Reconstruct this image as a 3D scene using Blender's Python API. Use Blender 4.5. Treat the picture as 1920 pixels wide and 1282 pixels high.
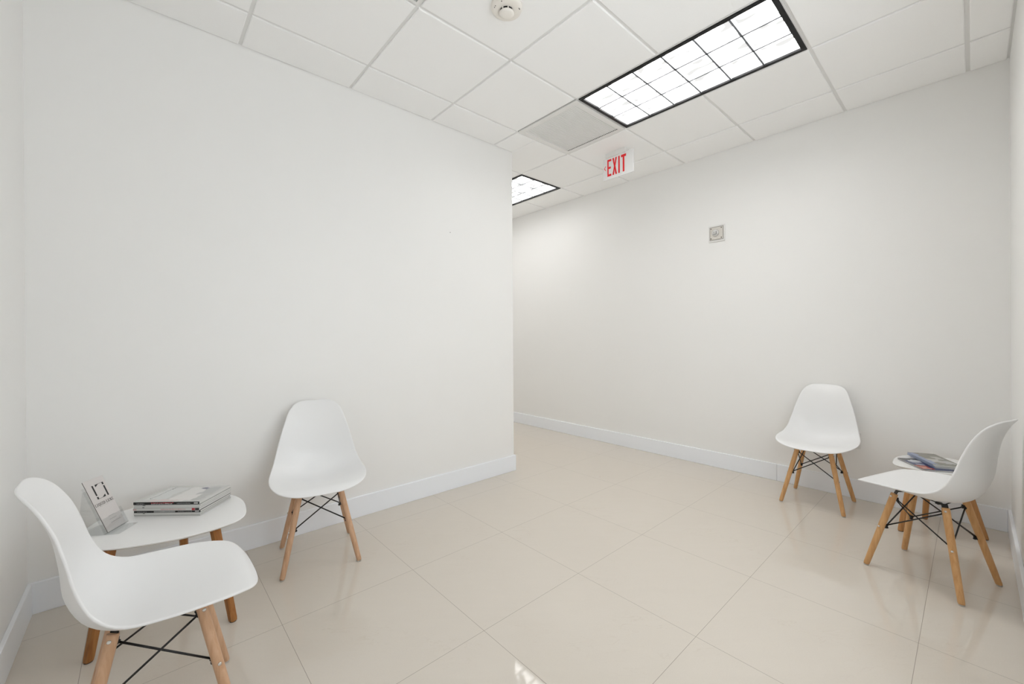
import bpy, bmesh, math, random
from mathutils import Vector, Matrix

random.seed(7)
for o in list(bpy.data.objects):
    bpy.data.objects.remove(o, do_unlink=True)
SC = bpy.context.scene
COL = SC.collection

# ------------------------------------------------------------------ camera
cam_d = bpy.data.cameras.new('camera')
cam = bpy.data.objects.new('camera', cam_d)
COL.objects.link(cam)
cam_d.sensor_fit = 'HORIZONTAL'
cam_d.sensor_width = 36.0
cam_d.lens = 774.78 / 1920.0 * 36.0
cam_d.shift_x = (960.0 - 969.77) / 1920.0
cam_d.shift_y = (631.76 - 641.0) / 1920.0
cam_d.clip_start = 0.02
R_ = Vector((0.74063137, -0.67188162, -0.00634512))
U_ = Vector((0.00598139, -0.00285016, 0.99997805))
B_ = Vector((-0.67188496, -0.74065307, 0.00190787))
M = Matrix(((R_.x, U_.x, B_.x, -0.41493), (R_.y, U_.y, B_.y, -3.06544), (R_.z, U_.z, B_.z, 1.19568), (0, 0, 0, 1)))
cam.matrix_world = M
SC.camera = cam

# ------------------------------------------------------------------ light and exposure
SC.view_settings.view_transform = 'Standard'
SC.view_settings.look = 'None'
SC.view_settings.gamma = 1.0
SC.view_settings.use_curve_mapping = False
SC.view_settings.exposure = 0.23
SC.cycles.max_bounces = 14
SC.cycles.diffuse_bounces = 10
SC.cycles.glossy_bounces = 4
SC.cycles.transparent_max_bounces = 16

world = bpy.data.worlds.new('daylight')
SC.world = world
world.use_nodes = True
bgn = world.node_tree.nodes['Background']
bgn.inputs[0].default_value = (0.93, 0.965, 1.0, 1)
WORLD_STRENGTH = 2.6
bgn.inputs[1].default_value = WORLD_STRENGTH

PANEL_STRENGTH = 8.6      # light given off by the lit panels of the ceiling troffers

# ------------------------------------------------------------------ room numbers (metres)
XL, XP, XF = -0.790, 2.037, 3.437        # left wall, end of the partition, far wall
YP, YR, YH = -0.307, -3.219, 3.3         # partition face, right wall, far end of the hallway
ZC = 2.8355                              # tile faces of the ceiling
T = 0.61                                 # ceiling module
BBH, BBT = 0.137, 0.015

# ------------------------------------------------------------------ materials
def mat(name, rgb, rough=0.5, metal=0.0, spec=0.5, **kw):
    m = bpy.data.materials.new(name)
    m.use_nodes = True
    b = m.node_tree.nodes['Principled BSDF']
    b.inputs['Base Color'].default_value = (*rgb, 1)
    b.inputs['Roughness'].default_value = rough
    b.inputs['Metallic'].default_value = metal
    b.inputs['Specular IOR Level'].default_value = spec
    for k, v in kw.items():
        b.inputs[k].default_value = v
    return m

def nodes(m):
    return m.node_tree.nodes, m.node_tree.links, m.node_tree.nodes['Principled BSDF']

def noise_col(m, c1, c2, scale, vec_scale=(1, 1, 1), detail=4, lo=0.35, hi=0.65, bump=0.0, rot=(0, 0, 0), dist=0.0):
    N, L, b = nodes(m)
    tc = N.new('ShaderNodeTexCoord'); mp = N.new('ShaderNodeMapping'); nz = N.new('ShaderNodeTexNoise')
    mp.inputs['Scale'].default_value = vec_scale; mp.inputs['Rotation'].default_value = rot
    nz.inputs['Scale'].default_value = scale; nz.inputs['Detail'].default_value = detail
    nz.inputs['Distortion'].default_value = dist
    mr = N.new('ShaderNodeMapRange'); mr.inputs[1].default_value = lo; mr.inputs[2].default_value = hi
    mx = N.new('ShaderNodeMix'); mx.data_type = 'RGBA'
    mx.inputs[6].default_value = (*c1, 1); mx.inputs[7].default_value = (*c2, 1)
    L.new(tc.outputs['Object'], mp.inputs[0]); L.new(mp.outputs[0], nz.inputs['Vector'])
    L.new(nz.outputs[0], mr.inputs[0]); L.new(mr.outputs[0], mx.inputs[0]); L.new(mx.outputs[2], b.inputs['Base Color'])
    if bump:
        bp = N.new('ShaderNodeBump'); bp.inputs['Strength'].default_value = bump; bp.inputs['Distance'].default_value = 0.002
        L.new(nz.outputs[0], bp.inputs['Height']); L.new(bp.outputs[0], b.inputs['Normal'])
    return m

WALLC = (0.860, 0.852, 0.825)
m_wall = noise_col(mat('wall_paint', WALLC, 0.42, spec=0.35), (0.876, 0.874, 0.862), (0.883, 0.880, 0.868), 1.6, detail=3)
m_base = mat('baseboard_paint', (0.900, 0.925, 0.965), 0.3, spec=0.5)
m_tile = noise_col(mat('ceiling_tile', (0.80, 0.79, 0.77), 0.9, spec=0.2), (0.945, 0.945, 0.942), (0.97, 0.97, 0.967), 420, detail=3, lo=0.4, hi=0.62, bump=0.12)
m_grid = mat('ceiling_grid', (0.80, 0.797, 0.787), 0.6)
m_gridslot = mat('grid_shadow_gap', (0.30, 0.29, 0.28), 0.8)
m_plastic = mat('white_plastic', (0.865, 0.867, 0.870), 0.33, spec=0.45)
m_top = mat('white_lacquer', (0.91, 0.91, 0.905), 0.22, spec=0.5)
m_black = mat('black_metal', (0.008, 0.008, 0.009), 0.4, spec=0.5)
m_frameblk = mat('black_frame_paint', (0.004, 0.004, 0.005), 0.5, spec=0.3)
m_steel = mat('steel_bolt', (0.72, 0.70, 0.67), 0.25, metal=0.9)
m_glide = mat('clear_glide', (0.55, 0.52, 0.48), 0.4)
m_darkpad = mat('dark_foot_pad', (0.06, 0.03, 0.015), 0.6)
m_white = mat('white_enamel', (0.80, 0.795, 0.78), 0.4)
m_lens = mat('lens_plastic', (0.72, 0.71, 0.70), 0.12, spec=0.6)
m_red = mat('red_letter', (0.86, 0.010, 0.018), 0.4)
m_signface = mat('sign_panel', (0.86, 0.86, 0.86), 0.25, spec=0.6)
m_dark = mat('dark_recess', (0.01, 0.01, 0.012), 0.7)
m_louver = mat('louver_metal', (0.55, 0.56, 0.57), 0.45)
m_edge_shade = mat('louver_edge_shade', (0.16, 0.17, 0.19), 0.5)  # unlit underside of the blades, its shade put into the colour
m_pan = mat('reflector_white', (0.85, 0.85, 0.85), 0.4)

def wood(name, c1, c2):
    m = mat(name, c1, 0.42, spec=0.4)
    noise_col(m, c1, c2, 3.2, vec_scale=(26, 26, 1.6), detail=6, lo=0.3, hi=0.7, dist=0.6)
    return m
m_woodpale = wood('pale_beech', (0.66, 0.425, 0.275), (0.54, 0.320, 0.185))
m_woodhoney = wood('honey_beech', (0.69, 0.405, 0.185), (0.55, 0.290, 0.110))
m_woodamber = wood('amber_wood', (0.40, 0.175, 0.050), (0.27, 0.100, 0.024))
m_woodamber2 = wood('amber_wood_light', (0.55, 0.285, 0.110), (0.43, 0.200, 0.068))

# floor: polished cream stone tiles, procedural joints and veins
m_floor = mat('floor_tile', (0.6, 0.55, 0.48), 0.06, spec=0.5)
def build_floor_mat(m):
    N, L, b = nodes(m)
    tc = N.new('ShaderNodeTexCoord'); sp = N.new('ShaderNodeSeparateXYZ')
    L.new(tc.outputs['Object'], sp.inputs[0])
    TT = 0.59704
    def math_(op, a, bb=None):
        n = N.new('ShaderNodeMath'); n.operation = op
        for i, v in enumerate((a, bb)):
            if v is None: continue
            if isinstance(v, (int, float)): n.inputs[i].default_value = v
            else: L.new(v, n.inputs[i])
        return n.outputs[0]
    def axis(out, off):
        q = math_('DIVIDE', math_('SUBTRACT', out, off), TT)
        return q
    qx = axis(sp.outputs[0], 0.0097 - 10 * TT); qy = axis(sp.outputs[1], -1.1301 - 20 * TT)
    def edge(q):
        f = math_('FRACT', q); d = math_('ABSOLUTE', math_('SUBTRACT', f, 0.5))
        return math_('GREATER_THAN', d, 0.5 - 0.0008 / TT)
    joint = math_('MAXIMUM', edge(qx), edge(qy))
    # per tile value
    cb = N.new('ShaderNodeCombineXYZ')
    L.new(math_('FLOOR', qx), cb.inputs[0]); L.new(math_('FLOOR', qy), cb.inputs[1])
    wn = N.new('ShaderNodeTexWhiteNoise'); wn.noise_dimensions = '2D'; L.new(cb.outputs[0], wn.inputs['Vector'])
    # veins: stretched along the diagonal
    add = N.new('ShaderNodeVectorMath'); add.operation = 'MULTIPLY_ADD'
    L.new(wn.outputs['Color'], add.inputs[0]); add.inputs[1].default_value = (3, 3, 3); L.new(tc.outputs['Object'], add.inputs[2])
    mp = N.new('ShaderNodeMapping'); mp.vector_type = 'TEXTURE'
    mp.inputs['Rotation'].default_value = (0, 0, math.radians(-42)); mp.inputs['Scale'].default_value = (1.0, 0.26, 1)
    L.new(add.outputs[0], mp.inputs[0])
    nz = N.new('ShaderNodeTexNoise'); nz.inputs['Scale'].default_value = 6; nz.inputs['Detail'].default_value = 7; nz.inputs['Distortion'].default_value = 0.7
    L.new(mp.outputs[0], nz.inputs['Vector'])
    vein = math_('ABSOLUTE', math_('SUBTRACT', nz.outputs[0], 0.5))
    vr = N.new('ShaderNodeMapRange'); vr.inputs[1].default_value = 0.0; vr.inputs[2].default_value = 0.010; vr.inputs[3].default_value = 1; vr.inputs[4].default_value = 0
    L.new(vein, vr.inputs[0])
    nb = N.new('ShaderNodeTexNoise'); nb.inputs['Scale'].default_value = 3.0; nb.inputs['Detail'].default_value = 2
    L.new(tc.outputs['Object'], nb.inputs['Vector'])
    msk = N.new('ShaderNodeMapRange'); msk.inputs[1].default_value = 0.5; msk.inputs[2].default_value = 0.68
    L.new(nb.outputs[0], msk.inputs[0])
    ns = N.new('ShaderNodeTexNoise'); ns.inputs['Scale'].default_value = 230; ns.inputs['Detail'].default_value = 4
    L.new(tc.outputs['Object'], ns.inputs['Vector'])
    base = N.new('ShaderNodeMix'); base.data_type = 'RGBA'
    base.inputs[6].default_value = (0.640, 0.586, 0.514, 1); base.inputs[7].default_value = (0.700, 0.645, 0.572, 1)
    cm = math_('ADD', math_('MULTIPLY', ns.outputs[0], 0.7), math_('MULTIPLY', nz.outputs[0], 0.35))
    L.new(cm, base.inputs[0])
    mv = N.new('ShaderNodeMix'); mv.data_type = 'RGBA'; mv.inputs[7].default_value = (0.58, 0.51, 0.43, 1)
    L.new(math_('MULTIPLY', math_('MULTIPLY', vr.outputs[0], msk.outputs[0]), 0.55), mv.inputs[0]); L.new(base.outputs[2], mv.inputs[6])
    mj = N.new('ShaderNodeMix'); mj.data_type = 'RGBA'; mj.inputs[7].default_value = (0.27, 0.235, 0.195, 1)
    L.new(joint, mj.inputs[0]); L.new(mv.outputs[2], mj.inputs[6])
    L.new(mj.outputs[2], b.inputs['Base Color'])
    rr = N.new('ShaderNodeMapRange'); rr.inputs[3].default_value = 0.035; rr.inputs[4].default_value = 0.6
    L.new(joint, rr.inputs[0]); L.new(rr.outputs[0], b.inputs['Roughness'])
build_floor_mat(m_floor)

def emis(name, rgb, s):
    m = bpy.data.materials.new(name); m.use_nodes = True
    N = m.node_tree.nodes; N.clear()
    e = N.new('ShaderNodeEmission'); o = N.new('ShaderNodeOutputMaterial')
    e.inputs[0].default_value = (*rgb, 1); e.inputs[1].default_value = s
    m.node_tree.links.new(e.outputs[0], o.inputs[0])
    return m
def glow_smudges(m, s):  # dim smudges put into the emission, imitating reflections in the louver
    N, L = m.node_tree.nodes, m.node_tree.links
    e = [n for n in N if n.type == 'EMISSION'][0]
    tc = N.new('ShaderNodeTexCoord'); mp = N.new('ShaderNodeMapping'); mp.inputs['Scale'].default_value = (9.0, 3.6, 1); L.new(tc.outputs['Object'], mp.inputs[0])
    nz = N.new('ShaderNodeTexNoise'); nz.inputs['Scale'].default_value = 2.0; nz.inputs['Detail'].default_value = 0.5; nz.inputs['Distortion'].default_value = 0.3; L.new(mp.outputs[0], nz.inputs['Vector'])
    mr = N.new('ShaderNodeMapRange'); mr.inputs[1].default_value = .55; mr.inputs[2].default_value = .64; mr.inputs[3].default_value = s; mr.inputs[4].default_value = .76
    L.new(nz.outputs[0], mr.inputs[0]); L.new(mr.outputs[0], e.inputs[1])
m_panel = emis('lit_lamp_panel', (1.0, 0.992, 0.978), PANEL_STRENGTH)

glow_smudges(m_panel, PANEL_STRENGTH * 1.12)
m_panel_hall = emis('lit_lamp_panel_hall', (1.0, 0.992, 0.978), PANEL_STRENGTH * 0.61)   # weaker tubes in the hallway fixtures
glow_smudges(m_panel_hall, PANEL_STRENGTH * 0.61 * 1.12)

m_acrylic = bpy.data.materials.new('clear_acrylic'); m_acrylic.use_nodes = True
def build_acrylic(m):
    N, L = m.node_tree.nodes, m.node_tree.links; N.clear()
    o = N.new('ShaderNodeOutputMaterial'); mx = N.new('ShaderNodeMixShader'); t = N.new('ShaderNodeBsdfTransparent'); g = N.new('ShaderNodeBsdfGlossy')
    lw = N.new('ShaderNodeLayerWeight'); lw.inputs[0].default_value = 0.5
    pw = N.new('ShaderNodeMath'); pw.operation = 'POWER'; pw.inputs[1].default_value = 4.0
    ma = N.new('ShaderNodeMath'); ma.operation = 'MULTIPLY_ADD'; ma.inputs[1].default_value = 0.45; ma.inputs[2].default_value = 0.035
    t.inputs[0].default_value = (0.955, 0.96, 0.96, 1); g.inputs[1].default_value = 0.05
    L.new(lw.outputs['Facing'], pw.inputs[0]); L.new(pw.outputs[0], ma.inputs[0]); L.new(ma.outputs[0], mx.inputs[0])
    L.new(t.outputs[0], mx.inputs[1]); L.new(g.outputs[0], mx.inputs[2]); L.new(mx.outputs[0], o.inputs[0])
build_acrylic(m_acrylic)
m_glass = bpy.data.materials.new('window_glass'); m_glass.use_nodes = True
build_acrylic(m_glass)

# ------------------------------------------------------------------ mesh helpers
def add_box(bm, p0, p1, mi=0):
    x0, y0, z0 = p0; x1, y1, z1 = p1
    if x0 > x1: x0, x1 = x1, x0
    if y0 > y1: y0, y1 = y1, y0
    if z0 > z1: z0, z1 = z1, z0
    v = [bm.verts.new(c) for c in ((x0, y0, z0), (x1, y0, z0), (x1, y1, z0), (x0, y1, z0), (x0, y0, z1), (x1, y0, z1), (x1, y1, z1), (x0, y1, z1))]
    for f in ((0, 3, 2, 1), (4, 5, 6, 7), (0, 1, 5, 4), (1, 2, 6, 5), (2, 3, 7, 6), (3, 0, 4, 7)):
        q = bm.faces.new([v[i] for i in f]); q.material_index = mi
    return v

def frame_of(d):
    d = d.normalized(); a = Vector((0, 0, 1)) if abs(d.z) < 0.9 else Vector((1, 0, 0))
    u = d.cross(a).normalized(); w = d.cross(u).normalized()
    return u, w

def add_tube(bm, pts, radii, seg=16, cap=True, mi=0, flat=None):
    pts = [Vector(p) for p in pts]
    if isinstance(radii, (int, float)): radii = [radii] * len(pts)
    rings = []
    u0 = None
    for i, p in enumerate(pts):
        d = pts[min(i + 1, len(pts) - 1)] - pts[max(i - 1, 0)]
        u, w = frame_of(d)
        if u0 is not None:
            u = (u0 - d.normalized() * u0.dot(d.normalized())).normalized(); w = d.normalized().cross(u)
        u0 = u
        ring = []
        for k in range(seg):
            a = 2 * math.pi * k / seg
            ring.append(bm.verts.new(p + (u * math.cos(a) + w * math.sin(a)) * radii[i]))
        rings.append(ring)
    for r0, r1 in zip(rings, rings[1:]):
        for k in range(seg):
            f = bm.faces.new((r0[k], r0[(k + 1) % seg], r1[(k + 1) % seg], r1[k])); f.smooth = True; f.material_index = mi
    if cap:
        f = bm.faces.new(list(reversed(rings[0]))); f.material_index = mi
        f = bm.faces.new(rings[-1]); f.material_index = mi
    return rings

def add_lathe(bm, prof, c=(0, 0, 0), axis='z', seg=40, mi=0, smooth=True):
    c = Vector(c); rings = []
    for r, h in prof:
        ring = []
        for k in range(seg):
            a = 2 * math.pi * k / seg
            if axis == 'z': p = Vector((r * math.cos(a), r * math.sin(a), h))
            elif axis == 'x': p = Vector((h, r * math.cos(a), r * math.sin(a)))
            ring.append(bm.verts.new(c + p))
        rings.append(ring)
    for r0, r1 in zip(rings, rings[1:]):
        for k in range(seg):
            f = bm.faces.new((r0[k], r0[(k + 1) % seg], r1[(k + 1) % seg], r1[k])); f.smooth = smooth; f.material_index = mi
    bm.faces.new(list(reversed(rings[0]))).material_index = mi
    bm.faces.new(rings[-1]).material_index = mi

def add_prism(bm, poly, z0, z1, mi=0):
    a = [bm.verts.new((x, y, z0)) for x, y in poly]; b = [bm.verts.new((x, y, z1)) for x, y in poly]
    n = len(poly)
    bm.faces.new(list(reversed(a))).material_index = mi; bm.faces.new(b).material_index = mi
    for i in range(n):
        bm.faces.new((a[i], a[(i + 1) % n], b[(i + 1) % n], b[i])).material_index = mi

def obj(name, bm, mats, parent=None, bevel=0.0, label=None, seg=2, recalc=True):
    if recalc: bmesh.ops.recalc_face_normals(bm, faces=bm.faces[:])
    me = bpy.data.meshes.new(name); bm.to_mesh(me); bm.free()
    for m in (mats if isinstance(mats, (list, tuple)) else [mats]): me.materials.append(m)
    o = bpy.data.objects.new(name, me); COL.objects.link(o)
    if parent: o.parent = parent
    if bevel:
        b = o.modifiers.new('bevel', 'BEVEL'); b.width = bevel; b.segments = seg; b.limit_method = 'ANGLE'; b.angle_limit = math.radians(35)
        b.harden_normals = False
    if label: o['label'] = label
    return o

def box_obj(name, p0, p1, m, parent=None, bevel=0.0, label=None):
    bm = bmesh.new(); add_box(bm, p0, p1); return obj(name, bm, m, parent, bevel, label)

def thing(name, label, cat, loc=(0, 0, 0), rz=0.0, group=None):
    o = bpy.data.objects.new(name, None); COL.objects.link(o)
    o.empty_display_size = 0.1
    o.location = loc; o.rotation_euler = (0, 0, rz)
    return tag(o, label, cat, group)

def tag(o, label, cat, group=None):
    o['label'] = label; o['category'] = cat
    if group: o['group'] = group
    return o

def struct(o):
    o['kind'] = 'structure'; return o

def copy_tree(o, parent=None):
    c = o.copy(); COL.objects.link(c); c.parent = parent
    for ch in [q for q in bpy.data.objects if q.parent == o]:
        copy_tree(ch, c)
    return c

# ------------------------------------------------------------------ the room
WT = 0.12
HZ = 2.90
struct(box_obj('floor', (XL - WT, YR - WT, -0.05), (XF + WT, YH + WT, 0.0), m_floor))
struct(box_obj('wall_left', (XL - WT, YR - WT, 0), (XL, YP, HZ), m_wall))
struct(box_obj('wall_back', (XL - WT, YP, 0), (XP, YP + WT, HZ), m_wall))
struct(box_obj('wall_hall', (XP - WT, YP + WT, 0), (XP, YH, HZ), m_wall))
struct(box_obj('wall_far', (XF, YR - WT, 0), (XF + WT, YH, HZ), m_wall))
struct(box_obj('wall_end', (XP - WT, YH, 0), (XF + WT, YH + WT, HZ), m_wall))
# right wall with an added glazed opening, out of view, letting in daylight
WX0, WX1, WZ0, WZ1 = 0.00, 1.80, 0.60, 2.62
bm = bmesh.new()
add_box(bm, (XL, YR - WT, 0), (WX0, YR, HZ)); add_box(bm, (WX1, YR - WT, 0), (XF, YR, HZ))
add_box(bm, (WX0, YR - WT, 0), (WX1, YR, WZ0)); add_box(bm, (WX0, YR - WT, WZ1), (WX1, YR, HZ))
struct(obj('wall_right', bm, m_wall))
wf = bpy.data.objects.new('added_window_1', None); COL.objects.link(wf); wf.location = ((WX0 + WX1) / 2, YR - WT / 2, WZ0); struct(wf)
bm = bmesh.new(); w = (WX1 - WX0) / 2; h = WZ1 - WZ0
add_box(bm, (-w, -0.025, 0), (-w + .05, 0.025, h)); add_box(bm, (w - .05, -0.025, 0), (w, 0.025, h)); add_box(bm, (-.02, -0.025, .05), (.02, 0.025, h - .05))
add_box(bm, (-w + .05, -0.025, 0), (w - .05, 0.025, .05)); add_box(bm, (-w + .05, -0.025, h - .05), (w - .05, 0.025, h))
obj('window_frame', bm, m_white, wf)
for s in (-1, 1):
    box_obj('window_pane', (s * .02, -0.004, .05), (s * (w - .05), 0.004, h - .05), m_glass, wf)

# baseboards with a thin rounded top
def baseboard(name, pts_boxes):
    bm = bmesh.new()
    for p0, p1 in pts_boxes: add_box(bm, p0, p1)
    return struct(obj(name, bm, m_base, None, 0.003))
baseboard('baseboard_left', [((XL, YR, 0), (XL + BBT, YP - BBT - .0008, BBH))])
baseboard('baseboard_back', [((XL, YP - BBT, 0), (XP + BBT, YP, BBH))])
baseboard('baseboard_hall', [((XP, YP + .0005, 0), (XP + BBT, YH, BBH))])
baseboard('baseboard_far', [((XF - BBT, YR + BBT, 0), (XF, -1.9858, BBH)), ((XF - BBT, -1.9850, 0), (XF, YH, BBH))])
baseboard('baseboard_right', [((WX1 + 0.05, YR, 0), (XF, YR + BBT, BBH)), ((XL + BBT, YR, 0), (WX1 + 0.0492, YR + BBT, 0.095))])

# suspended ceiling: lay-in tiles hanging a few millimetres below a white T grid
fix = {}   # cells taken by fixtures: (col, row) with x = col*T .. , y = -row*T ..
for c in ((3, 1), (3, 2), (3, 3), (4, -1), (4, -2), (4, -4), (4, -5), (0, 2)): fix[c] = 1
bmT = bmesh.new(); bmG = bmesh.new()
gap = 0.0092
ci0 = math.floor(XL / T); ci1 = math.ceil(XF / T)
rj0 = math.floor(-YH / T); rj1 = math.ceil(-YR / T)
def tile_slab(bm, x0, x1, y0, y1):
    # tegular edge: face at ZC, bevelled shoulder going up
    z0, z1, e = ZC, ZC + 0.009, 0.004
    lo = [bm.verts.new(p) for p in ((x0 + e, y0 + e, z0), (x1 - e, y0 + e, z0), (x1 - e, y1 - e, z0), (x0 + e, y1 - e, z0))]
    mid = [bm.verts.new(p) for p in ((x0, y0, z0 + .003), (x1, y0, z0 + .003), (x1, y1, z0 + .003), (x0, y1, z0 + .003))]
    hi = [bm.verts.new(p) for p in ((x0, y0, z1), (x1, y0, z1), (x1, y1, z1), (x0, y1, z1))]
    bm.faces.new(list(reversed(lo)))
    for a, b in ((lo, mid), (mid, hi)):
        for i in range(4): bm.faces.new((a[i], a[(i + 1) % 4], b[(i + 1) % 4], b[i]))
for c in range(ci0, ci1):
    for r in range(rj0, rj1):
        if (c, r) in fix: continue
        x0, x1 = c * T + gap, (c + 1) * T - gap
        y1, y0 = -r * T - gap, -(r + 1) * T + gap
        hall = y1 > YP
        xmin = XP if r < 0 else XL
        x0 = max(x0, xmin + .004); x1 = min(x1, XF - (0.004))
        y0 = max(y0, YR + .012)
        if r == 0:
            if x1 <= XP: y1 = min(y1, YP - .004)
            elif x0 < XP:      # the tile over the partition corner
                tile_slab(bmT, x0, XP, y0, YP - .004) ; x0 = XP + .003
        y1 = min(y1, YH - .004)
        if x1 - x0 < .02 or y1 - y0 < .02: continue
        tile_slab(bmT, x0, x1, y0, y1)
struct(obj('ceiling', bmT, m_tile))
# grid backing split around the fixture openings
def grid_rects():
    xs = [c * T for c in range(ci0, ci1 + 1)]
    for c in range(ci0, ci1):
        for r in range(rj0, rj1):
            if (c, r) in fix: continue
            if r < 0 and (c + 1) * T <= XP: continue
            x0, x1 = max(c * T, XL), min((c + 1) * T, XF); y1, y0 = -r * T, max(-(r + 1) * T, YR)
            if r < 0: x0 = max(x0, XP)
            y1 = min(y1, YH)
            yield x0, x1, y0, y1
for x0, x1, y0, y1 in grid_rects():
    if x1 - x0 > .001 and y1 - y0 > .001:
        add_box(bmG, (x0, y0, ZC + 0.009), (x1, y1, ZC + 0.05))
struct(obj('trim_1', bmG, m_grid))
box = box_obj('trim_2', (XL - WT, YR - WT, HZ), (XF + WT, YH + WT, HZ + .05), m_pan); struct(box)

# ------------------------------------------------------------------ ceiling troffers
def troffer(x0, y0, label, group='black framed ceiling lights', panel=None):
    """x0,y0 = low corner; 0.61 wide in x and 1.22 long in y"""
    W, Ln = T, 2 * T
    t = thing('ceiling_light', label, 'ceiling light', (x0 + W / 2, y0 + Ln / 2, ZC), 0, group)
    fw = 0.024; g = 0.010
    bm = bmesh.new(); a, b = W / 2 - g, Ln / 2 - g
    for p0, p1 in (((-a, -b, 0), (-a + fw, b, .012)), ((a - fw, -b, 0), (a, b, .012)), ((-a + fw, -b, 0), (a - fw, -b + fw, .012)), ((-a + fw, b - fw, 0), (a - fw, b, .012))):
        add_box(bm, p0, p1)
    obj('frame', bm, m_frameblk, t, label='thin black surround')
    # white edge bars of the grid that carry the fixture
    bm = bmesh.new(); A, Bq = W / 2, Ln / 2
    for p0, p1 in (((-A, -Bq, .006), (-a, Bq, .02)), ((a, -Bq, .006), (A, Bq, .02)), ((-a, -Bq, .006), (a, -b, .02)), ((-a, b, .006), (a, Bq, .02))):
        add_box(bm, p0, p1)
    obj('support_bar', bm, m_grid, t)
    ai, bi = a - fw, b - fw
    bm = bmesh.new()      # housing: four sides and a lid
    for p0, p1 in (((-ai - .003, -bi, .012), (-ai, bi, .060)), ((ai, -bi, .012), (ai + .003, bi, .060)), ((-ai, -bi - .003, .012), (ai, -bi, .060)), ((-ai, bi, .012), (ai, bi + .003, .060))):
        add_box(bm, p0, p1)
    obj('housing', bm, m_pan, t)
    box_obj('lamp_panel', (-ai, -bi, .056), (ai, bi, .060), panel or m_panel, t, label='glowing white lamp panel')
    # parabolic louver: 3 by 6 cells
    bm = bmesh.new(); z0, z1 = .006, .028; n1, n2 = 3, 6; th = .0052
    def blade(p, q, nrm):
        p, q, nrm = Vector(p), Vector(q), Vector(nrm)
        prof = ((th, 0), (th * 1.15, .008), (th * 1.5, .015), (th * 2.0, z1 - z0))
        for s in (-1, 1):
            prev = None
            for wd, hh in prof:
                e = [bm.verts.new(pt + nrm * s * wd + Vector((0, 0, z0 + hh))) for pt in (p, q)]
                if prev: bm.faces.new((prev[0], prev[1], e[1], e[0])).smooth = True
                prev = e
        e = [bm.verts.new(pt + nrm * s * th + Vector((0, 0, z0))) for pt, s in ((p, 1), (q, 1), (q, -1), (p, -1))]
        bm.faces.new(e).material_index = 1
    for i in range(1, n1):
        x = -ai + 2 * ai * i / n1; blade((x, -bi, 0), (x, bi, 0), (1, 0, 0))
    for j in range(1, n2):
        y = -bi + 2 * bi * j / n2; blade((-ai, y, 0), (ai, y, 0), (0, 1, 0))
    obj('louver', bm, [m_louver, m_edge_shade], t, label='silver egg crate louver', recalc=False)
    return t
troffer(3 * T, -4 * T, 'long black framed ceiling light with silver louver beside the ceiling vent')
troffer(4 * T, 0, 'black framed ceiling light over the hallway, half hidden by the white partition', panel=m_panel_hall)

troffer(4 * T, 3 * T, 'added black framed ceiling light deep in the hallway, out of sight, brightening the hall', panel=m_panel_hall)  # extra unseen fixture, added to brighten the hallway

# ------------------------------------------------------------------ return air grille (egg crate / slotted) in its ceiling cell
t = thing('ceiling_vent', 'white slotted air vent in the ceiling between long light and partition', 'vent', (3.5 * T, -1.5 * T, ZC))
a = T / 2
bm = bmesh.new(); fo = a - .004; fi = a - .046
for p0, p1 in (((-fo, -fo, -.002), (-fi, fo, .010)), ((fi, -fo, -.002), (fo, fo, .010)), ((-fi, -fo, -.002), (fi, -fi, .010)), ((-fi, fi, -.002), (fi, fo, .010))):
    add_box(bm, p0, p1)
obj('frame', bm, m_white, t, 0.0015)
box_obj('backing', (-a, -a, .030), (a, a, .05), mat('vent_backing', (0.80, 0.795, 0.78), 0.8), t)
bm = bmesh.new(); n = 34
for i in range(n):
    y = -fi + (i + .5) * 2 * fi / n
    v = [bm.verts.new(p) for p in ((-fi, y - .0072, .002), (fi, y - .0072, .002), (fi, y + .0072, .0040), (-fi, y + .0072, .0040))]
    v2 = [bm.verts.new(q.co + Vector((0, 0, .0014))) for q in v]
    bm.faces.new(list(reversed(v))); bm.faces.new(v2)
    for k in range(4): bm.faces.new((v[k], v[(k + 1) % 4], v2[(k + 1) % 4], v2[k]))
obj('slats', bm, mat('vent_white', (0.87, 0.87, 0.86), 0.5), t, label='thin parallel white slats')
bm = bmesh.new()   # row of small dark slots along the edge nearest the far wall
for i in range(34):
    y = -fi + (i + .5) * 2 * fi / n
    add_box(bm, (fi - .006, y - .0035, -.0005), (fi - .0005, y + .0035, .0018))
obj('slot_row', bm, m_dark, t, label='row of small dark slots')

# dark air opening whose corner just shows at the top edge of the photo
t = thing('air_diffuser', 'white framed dark ceiling opening at the top edge left of the smoke detector', 'vent', (0.5 * T, -2.5 * T, ZC))
bm = bmesh.new(); fo = a - .004; fi = a - .020
for p0, p1 in (((-fo, -fo, -.001), (-fi, fo, .008)), ((fi, -fo, -.001), (fo, fo, .008)), ((-fi, -fo, -.001), (fi, -fi, .008)), ((-fi, fi, -.001), (fi, fo, .008))):
    add_box(bm, p0, p1)
obj('frame', bm, m_white, t)
box_obj('opening', (-a, -a, .030), (a, a, .05), m_dark, t, label='black recess')
bm = bmesh.new()
for i in range(1, 6):
    q = -fi + i * 2 * fi / 6
    add_box(bm, (q - .001, -fi, .012), (q + .001, fi, .028)); add_box(bm, (-fi, q - .001, .012), (fi, q + .001, .028))
obj('grille', bm, m_frameblk, t)

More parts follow.
